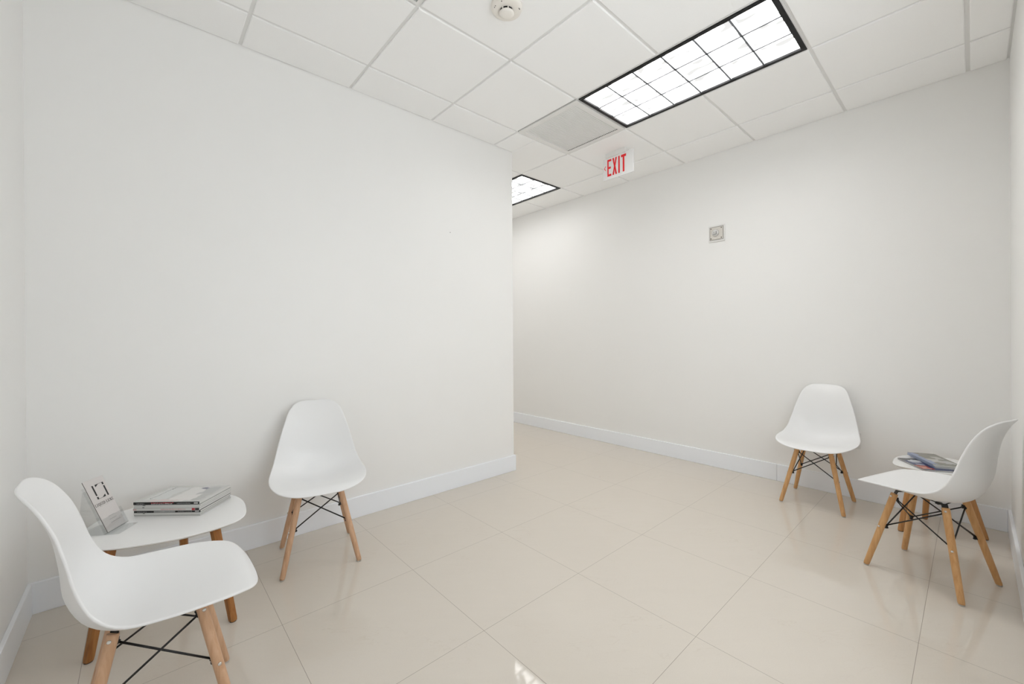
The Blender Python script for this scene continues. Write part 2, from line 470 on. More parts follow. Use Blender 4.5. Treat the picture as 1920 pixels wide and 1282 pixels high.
# ------------------------------------------------------------------ smoke detector
t = thing('smoke_detector', 'round off-white smoke detector on the ceiling at the top of the photo', 'smoke detector', (0.935, -1.515, ZC))
m_smoke = mat('detector_plastic', (0.88, 0.845, 0.79), 0.45)
bm = bmesh.new(); add_lathe(bm, [(.078, 0), (.078, -.010), (.074, -.020), (.060, -.024), (.034, -.025)], seg=56)
obj('base', bm, m_smoke, t)
bm = bmesh.new(); add_lathe(bm, [(.033, -.024), (.033, -.036)], seg=40); obj('vent_ring', bm, m_dark, t, label='dark vent gap')
for k in range(8):
    bm = bmesh.new(); an = 2 * math.pi * (k + .35) / 8; d = Vector((math.cos(an), math.sin(an), 0)); s = Vector((-d.y, d.x, 0))
    p = d * .0335
    v = [p + s * .0025, p - s * .0025]; q = [x + d * .003 for x in v]
    vs = [bm.verts.new((w_.x, w_.y, zz)) for zz in (-.024, -.037) for w_ in (v[0], v[1], q[1], q[0])]
    for f in ((0, 1, 2, 3), (7, 6, 5, 4), (0, 4, 5, 1), (1, 5, 6, 2), (2, 6, 7, 3), (3, 7, 4, 0)): bm.faces.new([vs[i] for i in f])
    obj('rib', bm, m_smoke, t)
bm = bmesh.new(); add_lathe(bm, [(.037, -.036), (.037, -.039), (.031, -.046), (.016, -.050), (.004, -.051)], seg=40); obj('sensor_cap', bm, m_smoke, t)
for an, r in ((2.75, .062), (2.92, .062), (3.6, .063), (.6, .045), (5.4, .064), (5.3, .062)):
    c, s = math.cos(an) * r, math.sin(an) * r
    bm = bmesh.new(); add_lathe(bm, [(.0028, 0), (.0028, -.0022)], (c, s, -.0215), seg=10)
    obj('indicator_hole', bm, m_dark, t)

# fire sprinkler at the top edge of the photo, in the centre of its tile
t = thing('fire_sprinkler', 'tiny chrome fire sprinkler on the ceiling at the top edge left of long light', 'sprinkler', (1.525, -2.168, ZC))
bm = bmesh.new(); add_lathe(bm, [(.036, 0), (.034, -.004), (.014, -.008)], seg=28); obj('escutcheon', bm, m_white, t)
bm = bmesh.new(); add_lathe(bm, [(.009, -.006), (.009, -.016), (.003, -.018), (.003, -.030)], seg=16); obj('nozzle', bm, m_steel, t)
bm = bmesh.new(); add_lathe(bm, [(.014, -.030), (.014, -.0315)], seg=16, smooth=False); obj('deflector', bm, m_steel, t)

# ------------------------------------------------------------------ stroke lettering
def strokes(bm, segs, origin, ux, uz, sx, sz, depth, nrm, mi=0):
    """segs: list of quads in glyph space; extruded along nrm"""
    for quad in segs:
        base = [origin + ux * (x * sx) + uz * (z * sz) for x, z in quad]
        a_ = [bm.verts.new(p) for p in base]; b_ = [bm.verts.new(p + nrm * depth) for p in base]
        n_ = len(quad)
        bm.faces.new(a_).material_index = mi; bm.faces.new(list(reversed(b_))).material_index = mi
        for i in range(n_): bm.faces.new((a_[i], a_[(i + 1) % n_], b_[(i + 1) % n_], b_[i])).material_index = mi
def rect(x0, z0, x1, z1): return [(x0, z0), (x1, z0), (x1, z1), (x0, z1)]

# ------------------------------------------------------------------ exit sign
XS = 2.715
t = thing('exit_sign', 'white exit sign with red letters hanging from the ceiling', 'exit sign', (XS, -.955, ZC))
box_obj('canopy', (-.020, -.085, -.040), (.050, .115, .0), m_white, t, 0.003)
pz0, pz1 = -.232, -.036
bm = bmesh.new(); add_box(bm, (-.006, -.163, pz0), (.002, .150, pz1)); obj('panel', bm, m_signface, t, 0.0015, label='flat white panel')
bm = bmesh.new()
org = Vector((-.0065, .104, -.205)); ux = Vector((0, -1, 0)); uz = Vector((0, 0, 1)); nr = Vector((-1, 0, 0)); H = .150; S = .042
E_ = [rect(0, 0, .30, 1), rect(.30, 0, .98, .12), rect(.30, .44, .86, .56), rect(.30, .88, .98, 1)]
X_ = [[(0, 0), (.33, 0), (.5, .34), (.67, 0), (1, 0), (.665, .5), (1, 1), (.67, 1), (.5, .66), (.33, 1), (0, 1), (.335, .5)]]
I_ = [rect(.0, 0, .33, 1)]
T_ = [rect(0, .86, 1, 1), rect(.34, 0, .66, .86)]
for g, off, sw in ((E_, 0, .042), (X_, .054, .047), (I_, .115, .045), (T_, .144, .050)):
    strokes(bm, g, org + ux * off, ux, uz, sw, H, .0012, nr)
obj('lettering', bm, m_red, t, label='red word EXIT', recalc=True)
bm = bmesh.new()
og = org + ux * (-.036) + uz * .060
strokes(bm, [[(0, .5), (.35, .5), (1.0, 1.0), (.70, 1.0)], [(0, .5), (.70, 0), (1.0, 0), (.35, .5)]], og, ux, uz, .021, .040, .0012, nr)
obj('arrow', bm, m_red, t, label='red chevron pointing left')

# ------------------------------------------------------------------ strobe plate on the far wall
t = thing('alarm_strobe', 'small square fire alarm strobe high on the far wall', 'alarm strobe', (XF, -1.516, 2.112))
box_obj('back_plate', (-.012, -.071, -.074), (0, .071, .074), m_white, t, 0.003)
bm = bmesh.new(); c = .057
for p0, p1 in (((-.0135, -c - .003, -c - .001), (-.012, -c, c + .003)), ((-.0135, c, -c - .001), (-.012, c + .003, c + .003)), ((-.0135, -c, c), (-.012, c, c + .003)), ((-.0135, -c, -c - .002), (-.012, c, -c))):
    add_box(bm, p0, p1)
obj('gasket', bm, mat('brown_gasket', (0.20, 0.17, 0.14), 0.7), t, label='thin brown outline')
box_obj('cover', (-.020, -.054, -.054), (-.012, .054, .054), mat('aged_white', (0.68, 0.65, 0.60), 0.4), t, 0.003)
for sy in (-1, 1):
    for sz in (-1, 1):
        bm = bmesh.new(); add_lathe(bm, [(.005, -.0195), (.0048, -.0225), (.002, -.023)], (0, sy * .045, sz * .044), axis='x', seg=14)
        obj('screw', bm, mat('dark_screw', (0.16, 0.14, 0.12), 0.4, metal=.6) if (sy, sz) == (-1, -1) else bpy.data.materials['dark_screw'], t)
bm = bmesh.new(); add_lathe(bm, [(.031, -.020), (.029, -.030), (.018, -.037), (.004, -.039)], (0, .006, .004), axis='x', seg=32); obj('lens', bm, m_lens, t, label='round clear strobe lens')
bm = bmesh.new(); add_box(bm, (-.0405, -.004, -.014), (-.036, .020, -.010)); add_box(bm, (-.0405, -.010, -.012), (-.036, -.004, .014)); add_box(bm, (-.0405, .010, -.002), (-.036, .014, .012))
obj('flash_tube', bm, mat('grey_tube', (0.22, 0.22, 0.22), 0.3), t, label='grey bent flash tube')

# wall outlet behind the far chair
t = thing('wall_outlet', 'white wall outlet low on the far wall behind the chair', 'outlet', (XF, -2.485, .42))
box_obj('cover_plate', (-.006, -.035, -.058), (0, .035, .058), m_white, t, 0.002)
for s in (-1, 1):
    bm = bmesh.new(); add_box(bm, (-.008, -.017, s * .020 - .014), (-.006, .017, s * .020 + .014))
    r_ = obj('receptacle', bm, m_white, t)
    bm = bmesh.new()
    for q in (-.006, .006): add_box(bm, (-.0085, q - .001, s * .020 - .005), (-.008, q + .001, s * .020 + .005))
    obj('slot', bm, m_dark, r_)

# nail left in the partition
bm = bmesh.new(); add_tube(bm, [(0, 0.004, 0), (0, -.004, .001)], .0022, 8)
o = obj('nail', bm, m_dark); o.location = (1.382, YP, 2.014)
tag(o, 'tiny dark nail left in the white partition wall high up', 'nail')

# ------------------------------------------------------------------ moulded chairs on dowel legs
TAB = [[0.2459, 0.4113, 0.2448, 0.4089, 0.2344], [0.2082, 0.4343, 0.1938, 0.4422, 0.2454], [0.1241, 0.4276, 0.1085, 0.4562, 0.2462], [0.0284, 0.412, 0.0145, 0.4603, 0.2396], [-0.0695, 0.4016, -0.0716, 0.4683, 0.2286], [-0.145, 0.4264, -0.1237, 0.5044, 0.2136], [-0.1866, 0.4996, -0.1546, 0.57, 0.1976], [-0.1965, 0.5901, -0.1736, 0.6471, 0.1805], [-0.2097, 0.6812, -0.194, 0.7183, 0.1654], [-0.2369, 0.7607, -0.2248, 0.7845, 0.1565], [-0.2739, 0.8191, -0.2602, 0.8343, 0.1494]]
def cr(v):
    n = len(TAB); f = v * (n - 1); i = max(0, min(n - 2, int(math.floor(f)))); s = f - i
    def G(k):
        if k < 0: return [2 * a - b for a, b in zip(TAB[0], TAB[1])]
        if k > n - 1: return [2 * a - b for a, b in zip(TAB[-1], TAB[-2])]
        return TAB[k]
    P = [G(i + d) for d in (-1, 0, 1, 2)]
    return [0.5 * (2 * b + (-a + c) * s + (2 * a - 5 * b + 4 * c - d) * s * s + (-a + 3 * b - 3 * c + d) * s ** 3) for a, b, c, d in zip(*P)]
def shell_pt(u, t):
    Q = cr((t + 1) / 2); a = abs(u) ** 2.0926
    return Vector((Q[0] + (Q[2] - Q[0]) * a, u * Q[4], Q[1] + (Q[3] - Q[1]) * a))
def sq(s, t):
    m = max(abs(s), abs(t))
    if m < 1e-9: return 0.0, 0.0
    th = math.atan2(t, s); c, sn = abs(math.cos(th)), abs(math.sin(th)); n = 3.152 if t < 0 else 3.612
    R = (c ** n + sn ** n) ** (-1 / n)
    return m * R * math.cos(th), m * R * math.sin(th)
def shell_mesh():
    bm = bmesh.new(); n = 40
    g = [[bm.verts.new(shell_pt(*sq(-1 + 2 * i / n, -1 + 2 * j / n))) for i in range(n + 1)] for j in range(n + 1)]
    for j in range(n):
        for i in range(n):
            bm.faces.new((g[j][i], g[j][i + 1], g[j + 1][i + 1], g[j + 1][i])).smooth = True
    # orient normals to the sitter side (up / forward)
    c = bm.faces[:][len(bm.faces) // 2 - 20]
    c.normal_update()
    bmesh.ops.recalc_face_normals(bm, faces=bm.faces[:])
    bm.faces.ensure_lookup_table(); f = min(bm.faces, key=lambda q: (q.calc_center_median() - Vector((0, 0, .41))).length); f.normal_update()
    if f.normal.z < 0: bmesh.ops.reverse_faces(bm, faces=bm.faces[:])
    return bm
FS = 0.1795
def leg_axis(z):   # distance of the leg centre line from the chair's axis planes
    return FS - 0.2165 * z + 0.0
def make_chair(wd, label):
    t = thing('shell_chair', label, 'chair')
    o = obj('seat_shell', shell_mesh(), m_plastic, t, label='one piece white plastic seat and back', recalc=False)
    sm = o.modifiers.new('solid', 'SOLIDIFY'); sm.thickness = .0075; sm.offset = -1
    bv = o.modifiers.new('bevel', 'BEVEL'); bv.width = .0034; bv.segments = 3; bv.limit_method = 'ANGLE'; bv.angle_limit = math.radians(40)
    corners = ((1, -1), (1, 1), (-1, 1), (-1, -1))
    for sx, sy in corners:
        ztop = .384
        foot = Vector((sx * leg_axis(0), sy * leg_axis(0), 0.004)); top = Vector((sx * leg_axis(ztop), sy * leg_axis(ztop), ztop))
        bm = bmesh.new()
        P = [foot, foot.lerp(top, .02), foot.lerp(top, .35), foot.lerp(top, .75), foot.lerp(top, .985), top]
        add_tube(bm, P, [.0110, .0124, .0140, .0148, .0148, .0138], 24)
        # flatten the base cut to the floor
        for v in bm.verts:
            if v.co.z < .004: v.co.z = .004
        lg = obj('leg', bm, wd, t, label='round wooden leg')
        # saw slot holding the metal bracket
        inward = Vector((-sx, -sy, 0)).normalized(); side = Vector((sy * 1.0, -sx * 1.0, 0)).normalized()
        for z in (.2087, .3697):
            c = Vector((sx * leg_axis(z), sy * leg_axis(z), z)); outv = Vector((sx * .25, sy * 1.0, .15)).normalized()
            bm = bmesh.new(); add_tube(bm, [c + outv * .012, c + outv * .0168, c + outv * .0182], [.0052, .0050, .0030], 16); obj('bolt', bm, m_steel, lg, label='round steel bolt head')
        bm = bmesh.new(); add_tube(bm, [foot + Vector((0, 0, -.004)), foot + Vector((0, 0, .001))], [.0105, .0115], 18); obj('foot_glide', bm, m_glide, lg)
        # black flat bracket: out of the slotted leg top, curving in under the shell
        bm = bmesh.new()
        tt = min((q / 100 for q in range(-100, 40)), key=lambda q: abs(shell_pt(0, q).x - sx * .060))
        end_z = shell_pt(0, tt).z - .0095
        p0 = Vector((sx * leg_axis(.330), sy * leg_axis(.330), .330)) + inward * .0085
        p1 = Vector((sx * leg_axis(.386), sy * leg_axis(.386), .386)) + inward * .003
        p2 = p1 + Vector((0, 0, .012)) + inward * .006
        p3 = Vector((sx * .074, sy * .076, end_z - .005)); p4 = Vector((sx * .060, sy * .064, end_z - .004))
        path = [p0, p1, p2, p3, p4]; wdt = [.0035, .012, .012, .013, .013]; th = .0016
        prev = None
        for i, p in enumerate(path):
            nn = (path[min(i + 1, 4)] - path[max(i - 1, 0)]).normalized().cross(side).normalized()
            ring = [bm.verts.new(p + side * a_ * wdt[i] + nn * b_ * th) for a_, b_ in ((-1, -1), (1, -1), (1, 1), (-1, 1))]
            if prev:
                for k in range(4): bm.faces.new((prev[k], prev[(k + 1) % 4], ring[(k + 1) % 4], ring[k]))
            else: bm.faces.new(list(reversed(ring)))
            prev = ring
        bm.faces.new(prev)
        add_tube(bm, [p4 + Vector((0, 0, -.004)), p4 + Vector((0, 0, .0035))], .013, 16)
        obj('mounting_bracket', bm, m_black, t, label='black metal bracket')
    # crossed wire braces between neighbouring legs
    for i in range(4):
        a_, b_ = corners[i], corners[(i + 1) % 4]
        for lo, hi, off in ((a_, b_, .0035), (b_, a_, -.0035)):
            L0 = Vector((lo[0] * leg_axis(.2087), lo[1] * leg_axis(.2087), .2087)); H0 = Vector((hi[0] * leg_axis(.362), hi[1] * leg_axis(.362), .362))
            d = (H0 - L0).normalized(); n_ = Vector(((a_[0] + b_[0]) / 2, (a_[1] + b_[1]) / 2, 0)).normalized()
            inn = -n_ * .010
            s0 = L0 + d * .014 + inn + n_ * off; s1 = H0 - d * .014 + inn + n_ * off
            bm = bmesh.new(); add_tube(bm, [s0, s1], .0031, 10)
            # hooked ends with black caps
            for q, dd, sg in ((s0, d, -1), (s1, -d, 1)):
                add_tube(bm, [q - dd * .004, q + dd * .006], .0062, 12)
                add_tube(bm, [q, q + n_ * -.004 + Vector((0, 0, -.012 if sg < 0 else .010))], [.0045, .006], 10)
            obj('brace_rod', bm, m_black, t, label='thin black brace wire')
    # wire ring under the seat
    bm = bmesh.new(); zt = .404
    cc = [Vector((sx * .088, sy * .088, zt + (.008 if sx > 0 else -.010))) for sx, sy in corners]
    for i in range(4): add_tube(bm, [cc[i], cc[(i + 1) % 4]], .0022, 8)
    obj('seat_rail', bm, m_black, t, label='thin black wire rail under seat')
    return t

def place(t, p, rz, label=None):
    t.location = (p[0], p[1], 0); t.rotation_euler = (0, 0, rz)
    if label: t['label'] = label
def swap_wood(t, m):
    for ch in [q for q in bpy.data.objects if q.parent == t and q.name.startswith('leg')]:
        ch.material_slots[0].link = 'OBJECT'; ch.material_slots[0].material = m

cA = make_chair(m_woodpale, 'white shell chair in the left foreground, side on, beside the brochure table')
cA['group'] = 'white shell chairs'
cB = copy_tree(cA); cC = copy_tree(cA); cD = copy_tree(cA)
place(cA, (-.3794, -1.3782), -.0390)
shA = [q for q in bpy.data.objects if q.parent == cA and q.name.startswith('seat_shell')][0]
shA.location = (-.0006, -.0140, 0); shA.rotation_euler = (0, 0, .0451)
place(cB, (.3010, -.6414), -1.7859, 'white shell chair with its back to the partition, right of brochure table')
place(cC, (3.1526, -2.3164), 3.1416, 'white shell chair standing against the far wall under the strobe')
place(cD, (2.4735, -2.9185), 1.2378, 'white shell chair at right edge seen from side and back')
swap_wood(cC, m_woodhoney); swap_wood(cD, m_woodhoney)

# ------------------------------------------------------------------ side tables
def spline_closed(pts, n=8):
    out = []; m = len(pts)
    for i in range(m):
        P = [pts[(i + d) % m] for d in (-1, 0, 1, 2)]
        for k in range(n):
            s = k / n
            out.append(tuple(0.5 * (2 * b + (-a + c) * s + (2 * a - 5 * b + 4 * c - d) * s * s + (-a + 3 * b - 3 * c + d) * s ** 3) for a, b, c, d in zip(*P)))
    return out
def make_table(origin, outline, legs, wd, label, zt=.400):
    ox, oy = origin
    t = thing('side_table', label, 'side table', (ox, oy, 0), 0, 'white topped side tables')
    pts = spline_closed([(x - ox, y - oy) for x, y in outline])
    cx = sum(p[0] for p in pts) / len(pts); cy = sum(p[1] for p in pts) / len(pts)
    bm = bmesh.new()
    def ring(z, k, inset): 
        r = []
        for x, y in pts:
            d = math.hypot(x - cx, y - cy); f = (d - inset) / d
            r.append(bm.verts.new((cx + (x - cx) * f, cy + (y - cy) * f, z)))
        return r
    rs = [ring(zt - .016, 0, .022), ring(zt - .005, 0, .0015), ring(zt - .002, 0, 0), ring(zt - .0005, 0, .0008), ring(zt, 0, .003)]
    n = len(pts)
    for a_, b_ in zip(rs, rs[1:]):
        for i in range(n): bm.faces.new((a_[i], a_[(i + 1) % n], b_[(i + 1) % n], b_[i])).smooth = True
    bm.faces.new(list(reversed(rs[0]))); bm.faces.new(rs[-1])
    obj('table_top', bm, m_top, t, label='white rounded triangular top')
    for (fx, fy), (tx, ty) in legs:
        f = Vector((fx - ox, fy - oy, .004)); tp = Vector((tx - ox, ty - oy, zt - .0155)); ax = (tp - f)
        out = Vector((f.x - cx, f.y - cy, 0)).normalized(); sd = Vector((-out.y, out.x, 0))
        bm = bmesh.new(); prev = None
        for q, wq in ((0, .0125), (.03, .0135), (1, .0165)):
            p = f + ax * q
            ring_ = [bm.verts.new(p + out * a_ * wq + sd * b_ * wq) for a_, b_ in ((-1, -.62), (-.62, -1), (.62, -1), (1, -.62), (1, .62), (.62, 1), (-.62, 1), (-1, .62))]
            if prev:
                for k in range(8): bm.faces.new((prev[k], prev[(k + 1) % 8], ring_[(k + 1) % 8], ring_[k]))
            else: bm.faces.new(list(reversed(ring_)))
            prev = ring_
        bm.faces.new(prev)
        lg = obj('leg', bm, wd, t, label='chamfered wooden leg')
        bm = bmesh.new(); add_lathe(bm, [(.0125, 0), (.0125, .004)], (f.x, f.y, 0), seg=12); obj('foot_pad', bm, m_darkpad, lg, label='dark foot pad')
    return t
LO = [(-.059, -.777), (-.088, -.883), (-.163, -.928), (-.311, -.938), (-.472, -.888), (-.565, -.82), (-.605, -.72), (-.60, -.58), (-.545, -.465), (-.453, -.408), (-.33, -.388), (-.20, -.42), (-.10, -.505), (-.056, -.63)]
tabL = make_table((-.32, -.68), LO, [((-.570, -.862), (-.512, -.822)), ((-.138, -.960), (-.190, -.885)), ((-.262, -.440), (-.280, -.540))], m_woodamber,
                  'white topped table in the left corner holding brochures and magazine stack')
RO = [(2.955, -2.82), (2.964, -2.765), (3.0, -2.735), (3.08, -2.725), (3.17, -2.727), (3.24, -2.742), (3.31, -2.778), (3.375, -2.85), (3.395, -2.94), (3.36, -3.03), (3.265, -3.08), (3.17, -3.098), (3.08, -3.095), (3.01, -3.05), (2.97, -2.98), (2.955, -2.89)]
tabR = make_table((3.17, -2.94), RO, [((2.988, -2.769), (3.035, -2.822)), ((3.325, -2.854), (3.270, -2.880)), ((3.200, -3.112), (3.185, -3.015))], m_woodamber2,
                  'white topped table near the right corner behind the side-on chair')

# ------------------------------------------------------------------ magazines
def cover_mat(name, base, patches, rough=0.25):
    """flat printed cover: base colour plus soft rectangular patches in object space (x along spine, y across)"""
    m = mat(name, base, rough, spec=0.4)
    N, L, b = nodes(m)
    tc = N.new('ShaderNodeTexCoord'); sp = N.new('ShaderNodeSeparateXYZ'); L.new(tc.outputs['Object'], sp.inputs[0])
    nz = N.new('ShaderNodeTexNoise'); nz.inputs['Scale'].default_value = 30; nz.inputs['Detail'].default_value = 4; L.new(tc.outputs['Object'], nz.inputs['Vector'])
    prev = None
    def math_(op, a, bb=None):
        n = N.new('ShaderNodeMath'); n.operation = op
        for i, v in enumerate((a, bb)):
            if v is None: continue
            if isinstance(v, (int, float)): n.inputs[i].default_value = v
            else: L.new(v, n.inputs[i])
        return n.outputs[0]
    wob = math_('MULTIPLY', math_('SUBTRACT', nz.outputs[0], .5), .05)
    for cx, cy, rx, ry, col in patches:
        dx = math_('DIVIDE', math_('SUBTRACT', math_('ADD', sp.outputs[0], wob), cx), rx)
        dy = math_('DIVIDE', math_('SUBTRACT', math_('ADD', sp.outputs[1], wob), cy), ry)
        r = math_('MAXIMUM', math_('ABSOLUTE', dx), math_('ABSOLUTE', dy))
        mr = N.new('ShaderNodeMapRange'); mr.inputs[1].default_value = .85; mr.inputs[2].default_value = 1.1; mr.inputs[3].default_value = 1; mr.inputs[4].default_value = 0
        L.new(r, mr.inputs[0])
        mx = N.new('ShaderNodeMix'); mx.data_type = 'RGBA'; mx.inputs[7].default_value = (*col, 1)
        L.new(mr.outputs[0], mx.inputs[0])
        if prev is None: mx.inputs[6].default_value = (*base, 1)
        else: L.new(prev, mx.inputs[6])
        prev = mx.outputs[2]
    if prev is not None: L.new(prev, b.inputs['Base Color'])
    return m
m_pages = mat('paper_pages', (0.70, 0.69, 0.665), 0.8)
def magazine(name, length, width, thick, cover, spine, label, group, loc, rz, marks=(), jit=0.0):
    """origin at the middle of the spine's bottom edge; x along the spine, y across the cover"""
    t = thing(name, label, 'magazine', loc, rz, group)
    c = .0005; l2 = length / 2
    box_obj('pages', (-l2 + .0015, .0012, c), (l2 - .0015, width - .0015, thick - c), m_pages, t)
    bm = bmesh.new()
    add_box(bm, (-l2, .0006, thick - c), (l2, width, thick)); add_box(bm, (-l2, .0006, 0), (l2, width, c))
    obj('cover', bm, cover, t)
    bm = bmesh.new(); add_box(bm, (-l2, -.0004, 0), (l2, .0006, thick))
    s = obj('spine', bm, spine, t)
    if marks:
        bm = bmesh.new(); mats = []
        for x0, x1, z0, z1, mm in marks:
            if mm not in mats: mats.append(mm)
            add_box(bm, (-l2 + x0 * length, -.0009, z0 * thick), (-l2 + x1 * length, -.0004, z1 * thick), mats.index(mm))
        obj('spine_print', bm, mats, s)
    return t
m_inkw = mat('ink_white', (0.62, 0.62, 0.60), 0.4); m_inkr = mat('ink_red', (0.50, 0.02, 0.035), 0.4); m_inkk = mat('ink_black', (0.010, 0.010, 0.011), 0.4)
m_inkp = mat('ink_pink', (0.60, 0.42, 0.41), 0.4); m_inkg = mat('ink_grey', (0.30, 0.30, 0.30), 0.5)
cw = cover_mat('cover_white', (0.70, 0.70, 0.69), []); cg = cover_mat('cover_grey', (0.42, 0.42, 0.41), [])
cblk = cover_mat('cover_black', (0.02, 0.02, 0.02), [])
ctop = cover_mat('cover_top', (0.60, 0.60, 0.585), [(-.075, .10, .045, .075, (.68, .69, .68)), (.03, .125, .045, .06, (.74, .73, .71)), (.045, .05, .06, .035, (.76, .74, .72)),
      (.10, .135, .030, .045, (.50, .50, .50)), (.055, .165, .022, .010, (.25, .25, .30)), (-.098, .11, .0022, .075, (.28, .28, .28)), (.11, .06, .022, .045, (.52, .52, .51)), (-.02, .02, .06, .012, (.70, .62, .60))])
rnd = random.Random(3)
def dashes(x0, x1, z0, z1, m, n):
    out = []; x = x0; step = (x1 - x0) / n
    for i in range(n):
        w_ = step * rnd.uniform(.45, .8); out.append((x0 + i * step, x0 + i * step + w_, z0 + rnd.uniform(0, .06), z1 - rnd.uniform(0, .12), m))
    return out
SP = Vector((-.3382, -.6405, 0)); RZ = math.atan2(-.195, .222)
# bottom to top: thickness, cover, spine, marks, dx (along spine), dy
stack = [
    (.0046, cw, m_inkw, [], .002, 'bottom magazine of the pile on the left table, thin with white spine'),
    (.0052, cg, m_inkw, [(.0, 1, .0, .22, m_inkk)], .001, 'magazine second from bottom of the left table pile, dark lower edge'),
    (.0068, cw, m_inkw, [(.14, .17, .45, .8, m_inkk)], .0, 'white spined magazine with small black tick, below the lower black spine'),
    (.0092, cblk, m_inkk, [(.30, .62, .1, .9, m_inkg)] + dashes(.05, .2, .3, .6, m_inkg, 7) + dashes(.31, .6, .35, .75, m_inkw, 12) + dashes(.66, .88, .3, .65, m_inkg, 12) + [(.92, .98, .3, .7, m_inkw)], .0015, 'lower black spined magazine in the pile on the left table'),
    (.0108, cw, m_inkw, [(0, .05, .2, .8, m_inkp)] + dashes(.42, .80, .25, .85, m_inkp, 18) + [(.89, .935, .1, .95, m_inkr), (.94, 1, .1, .95, m_inkk)], -.003, 'pinkish grey spined magazine with red and black end blocks'),
    (.0078, cg, m_inkw, [(0, 1, .0, .14, m_inkg), (.13, .16, .30, .62, m_inkk)], .0, 'lower of two white spined magazines with black tick'),
    (.0082, cg, m_inkw, [(0, 1, .86, 1, m_inkg), (.13, .17, .45, .75, m_inkk)], .002, 'upper white spined magazine, directly below the top magazine'),
    (.0120, ctop, m_inkk, dashes(.05, .17, .25, .6, m_inkg, 7) + dashes(.27, .62, .5, .86, m_inkr, 12) + dashes(.27, .60, .15, .5, m_inkw, 14) + dashes(.66, .87, .25, .62, m_inkg, 12) + [(.92, .98, .25, .7, m_inkw)], -.002, 'top magazine of left pile, black spine with red and white print'),
]
z = .4002
for i, (th, cv, spm, mk, dx, lb) in enumerate(stack):
    d = Vector((math.cos(RZ), math.sin(RZ), 0)); jr = rnd.uniform(-.006, .006)
    p = SP + d * dx
    magazine('magazine', .292 if i < 7 else .290, .203 + rnd.uniform(-.004, .002), th - .0002, cv, spm, lb, 'magazines on the left table', (p.x, p.y, z), RZ + jr, mk)
    z += th
# right table: one magazine fanned out under a short pile of three
crt = cover_mat('cover_olive', (0.235, 0.225, 0.195), [(.045, .05, .035, .028, (.50, .49, .46)), (-.02, .095, .03, .020, (.45, .44, .40)), (.075, .10, .03, .025, (.46, .46, .45)), (0, .012, .14, .016, (.27, .31, .45))])
cbl = cover_mat('cover_blue', (0.30, 0.35, 0.48), [(0, .03, .12, .014, (.10, .12, .20))])
clow = cover_mat('cover_navy', (0.050, 0.065, 0.16), [(-.095, .04, .030, .05, (.10, .095, .085)), (-.055, .055, .028, .03, (.62, .63, .65)), (.070, .030, .040, .030, (.33, .03, .012)), (.078, .028, .030, .020, (.56, .25, .18)), (.015, .045, .018, .014, (.35, .34, .40))])
def rm2(front, back, width, th, z, cv, spm, lb, marks=()):
    f_ = Vector((*front, 0)); b_ = Vector((*back, 0)); d = f_ - b_; mid = (f_ + b_) / 2
    rz = math.atan2(d.y, d.x)      # x from back to front; +y then lies 90 deg counter-clockwise
    perp = Vector((-math.sin(rz), math.cos(rz), 0))
    want = Vector((.534, -.845, 0))
    if perp.dot(want) < 0: rz += math.pi
    magazine('magazine', d.length, width, th, cv, spm, lb, 'magazines on the right table', (mid.x, mid.y, z), rz, marks)
rm2((2.936, -2.872), (3.140, -2.743), .148, .0085, .4002, clow, m_inkw, 'navy covered magazine with reddish patch, sticking out under the right table pile', [(0, 1, 0, .22, m_inkk), (0, 1, .78, 1, m_inkk)])
rm2((3.012, -2.917), (3.275, -2.776), .140, .0062, .4090, cbl, cbl, 'blue magazine, lowest of three piled on the right table')
rm2((3.014, -2.913), (3.262, -2.781), .138, .0070, .4154, cw, cbl, 'pale blue spined magazine, middle of three piled on right table')
rm2((3.024, -2.905), (3.254, -2.779), .136, .0066, .4226, crt, cbl, 'olive grey magazine on top of the pile on the right table')

# ------------------------------------------------------------------ brochure in its clear holder
BL = Vector((-.5215, -.6990, 0)); BR = Vector((-.4715, -.6185, 0)); wB = .0985
ez = (BR - BL).normalized(); nn = Vector((ez.y, -ez.x, 0)); mid = (BL + BR) / 2
tilt = 0.40
# holder frame: local x = along the card's bottom edge, local y = backwards, z up
rzB = math.atan2(ez.y, ez.x)
hold = thing('brochure_holder', 'clear acrylic leaflet holder on the left table', 'holder', (mid.x, mid.y, .4004), rzB)
ct, st = math.cos(tilt), math.sin(tilt)
def tp(x, y, s):   # point on slanted frame: s up the slope, y off it backwards
    return Vector((x, s * st + y * ct, s * ct - y * st + .0056))
def slab(bm, x0, x1, y0, y1, s0, s1, mi=0):
    v = [bm.verts.new(tp(x, y, s)) for s in (s0, s1) for x, y in ((x0, y0), (x1, y0), (x1, y1), (x0, y1))]
    for f in ((0, 3, 2, 1), (4, 5, 6, 7), (0, 1, 5, 4), (1, 2, 6, 5), (2, 3, 7, 6), (3, 0, 4, 7)): bm.faces.new([v[i] for i in f]).material_index = mi
hw = .0535
bm = bmesh.new(); slab(bm, -hw, hw, .009, .011, 0.0, .205); obj('back_panel', bm, m_acrylic, hold)
bm = bmesh.new(); slab(bm, -hw, hw, -.006, -.004, 0.0, .060); obj('front_lip', bm, m_acrylic, hold)
bm = bmesh.new(); slab(bm, -hw - .002, -hw, -.006, .011, 0, .075); slab(bm, hw, hw + .002, -.006, .011, 0, .075); slab(bm, -hw, hw, -.006, .011, 0, .002); obj('side_wall', bm, m_acrylic, hold)
bm = bmesh.new(); add_box(bm, (-hw, -.040, 0), (hw, .105, .002)); obj('foot', bm, m_acrylic, hold)
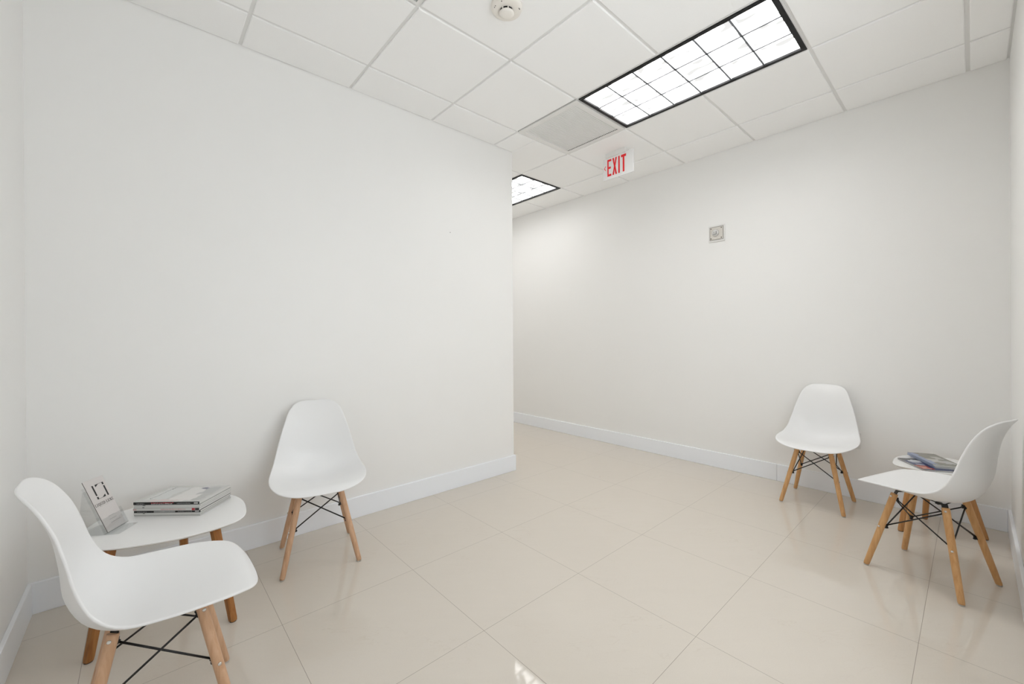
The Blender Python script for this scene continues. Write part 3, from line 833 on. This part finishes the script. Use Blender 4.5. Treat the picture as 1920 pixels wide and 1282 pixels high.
# back strut closing the wedge
bm = bmesh.new()
q0 = [Vector((-hw, .103, .002)), Vector((hw, .103, .002)), Vector((hw, .105, .002)), Vector((-hw, .105, .002))]
top = tp(0, .012, .19)
q1 = [Vector((x, top.y + dy, top.z)) for x, dy in ((-hw, 0), (hw, 0), (hw, .002), (-hw, .002))]
v = [bm.verts.new(p) for p in q0 + q1]
for f in ((0, 3, 2, 1), (4, 5, 6, 7), (0, 1, 5, 4), (1, 2, 6, 5), (2, 3, 7, 6), (3, 0, 4, 7)): bm.faces.new([v[i] for i in f])
obj('strut', bm, m_acrylic, hold)

card = thing('brochure', 'pale leaflet with black square logo standing in clear holder', 'brochure', (mid.x, mid.y, .4004), rzB)
m_card = mat('leaflet_paper', (0.68, 0.645, 0.63), 0.35)
bm = bmesh.new(); slab(bm, -wB / 2, wB / 2, 0, .0035, .003, .2285)
bc = obj('leaflet', bm, m_card, card)
bm = bmesh.new(); slab(bm, -wB / 2 - .0004, -wB / 2, .0002, .0016, .003, .2285); obj('edge_line', bm, m_inkk, card, label='thin dark folded edge')
fl = Matrix.Identity(3)
exv = Vector((1, 0, 0)); up = (tp(0, 0, 1) - tp(0, 0, 0)); nf = tp(0, -1, 0) - tp(0, 0, 0)
def on_card(xc, s): return tp(0, 0, 0) + exv * xc + up * s + nf * .0002
bm = bmesh.new()
# logo: an upright bar, an L and its mirrored twin making an open rectangle
lw_, lh_ = .0576, .0607
lo = on_card(-.0212, .1405)
def G(quads): strokes(bm, quads, lo, exv, up, lw_, lh_, .0003, nf)
G([rect(0.00, .26, .115, 1.0)])                       # heavy left bar
G([rect(.885, .0, 1.0, .74)])                         # heavy right bar
G([rect(.0, .0, .125, .17), [(.0, .0), (.72, .0), (.72, .018), (.0, .018)], [(.44, .018), (.72, .018), (.72, .17)]])      # L foot with flared serif
G([rect(.875, .83, 1.0, 1.0), [(.28, .982), (1.0, .982), (1.0, 1.0), (.28, 1.0)], [(.28, .83), (.56, .982), (.28, .982)]])  # mirrored L
obj('logo', bm, m_inkk, card, label='black open square logo')
# shop name in light serif capitals
bm = bmesh.new()
TH, TN, SF = .17, .07, .07
gl = {
 'L': (.80, [rect(.12, 0, .12 + TH, 1), rect(0, 0, .80, TN), rect(0, 1 - TN, .46, 1), [(.80, 0), (.80, .30), (.72, .09)]]),
 'I': (.46, [rect(.12, 0, .12 + TH, 1), rect(0, 0, .46, TN), rect(0, 1 - TN, .46, 1)]),
 'U': (.90, [rect(.12, .2, .12 + TH, 1), rect(.70, .2, .70 + TN, 1), [(.12, .2), (.28, 0), (.62, 0), (.79, .2), (.70, .2), (.56, .10), (.42, .10), (.34, .2)], rect(0, 1 - TN, .46, 1), rect(.58, 1 - TN, .90, 1)]),
 'X': (.92, [[(.05, 1), (.34, 1), (.90, 0), (.61, 0)], [(.08, 0), (.17, 0), (.84, 1), (.75, 1)], rect(0, 0, .28, TN), rect(.54, 0, .92, TN), rect(0, 1 - TN, .40, 1), rect(.66, 1 - TN, .92, 1)]),
 'E': (.78, [rect(.12, 0, .12 + TH, 1), rect(0, 0, .76, TN), rect(0, 1 - TN, .72, 1), rect(.34, .47, .58, .55), [(.78, 0), (.76, .28), (.68, .09)], [(.73, 1), (.71, .74), (.64, .91)]]),
 'D': (.92, [rect(.12, 0, .12 + TH, 1), rect(0, 0, .5, TN), rect(0, 1 - TN, .5, 1), [(.5, 0), (.76, .14), (.92, .5), (.70, .5), (.62, .22), (.5, TN)], [(.5, 1 - TN), (.62, .78), (.70, .5), (.92, .5), (.76, .86), (.5, 1)]]),
 'Q': (.98, [[(.5, 1), (.16, .84), (.0, .5), (.22, .5), (.32, .80), (.5, .92)], [(.0, .5), (.16, .16), (.5, 0), (.5, .08), (.32, .20), (.22, .5)], [(.5, 0), (.84, .16), (.98, .5), (.76, .5), (.66, .20), (.5, .08)], [(.98, .5), (.84, .84), (.5, 1), (.5, .92), (.66, .80), (.76, .5)], [(.46, .06), (.60, .08), (.98, -.26), (.72, -.22)]]),
}
word = 'LIQUID LUXE'; kern = .13; wt = sum((gl[c][0] if c != ' ' else .34) + kern for c in word) - kern
lh = .0122; span = .0925; sxx = span / wt
x = -.0462
for c in word:
    if c != ' ':
        strokes(bm, gl[c][1], on_card(x, .1140), exv, up, sxx, lh, .0003, nf)
        x += (gl[c][0] + kern) * sxx
    else: x += (.34 + kern) * sxx
obj('name_lettering', bm, mat('soft_black_ink', (0.06, 0.055, 0.055), 0.5), card, label='serif shop name LIQUID LUXE')
bm = bmesh.new()
slab(bm, -.038, .040, -.0004, -.0002, .1088, .1092)
for s_, w0, w1 in ((.059, -.013, .018), (.045, -.014, .022), (.031, -.015, .034)):
    x = w0
    while x < w1:
        l_ = rnd.uniform(.003, .007); slab(bm, x, min(x + l_, w1), -.0004, -.0002, s_, s_ + .0018); x += l_ + .0016
obj('fine_print', bm, mat('faint_ink', (0.33, 0.32, 0.32), 0.6), card, label='three faint grey lines of small print')

bpy.context.view_layer.update()
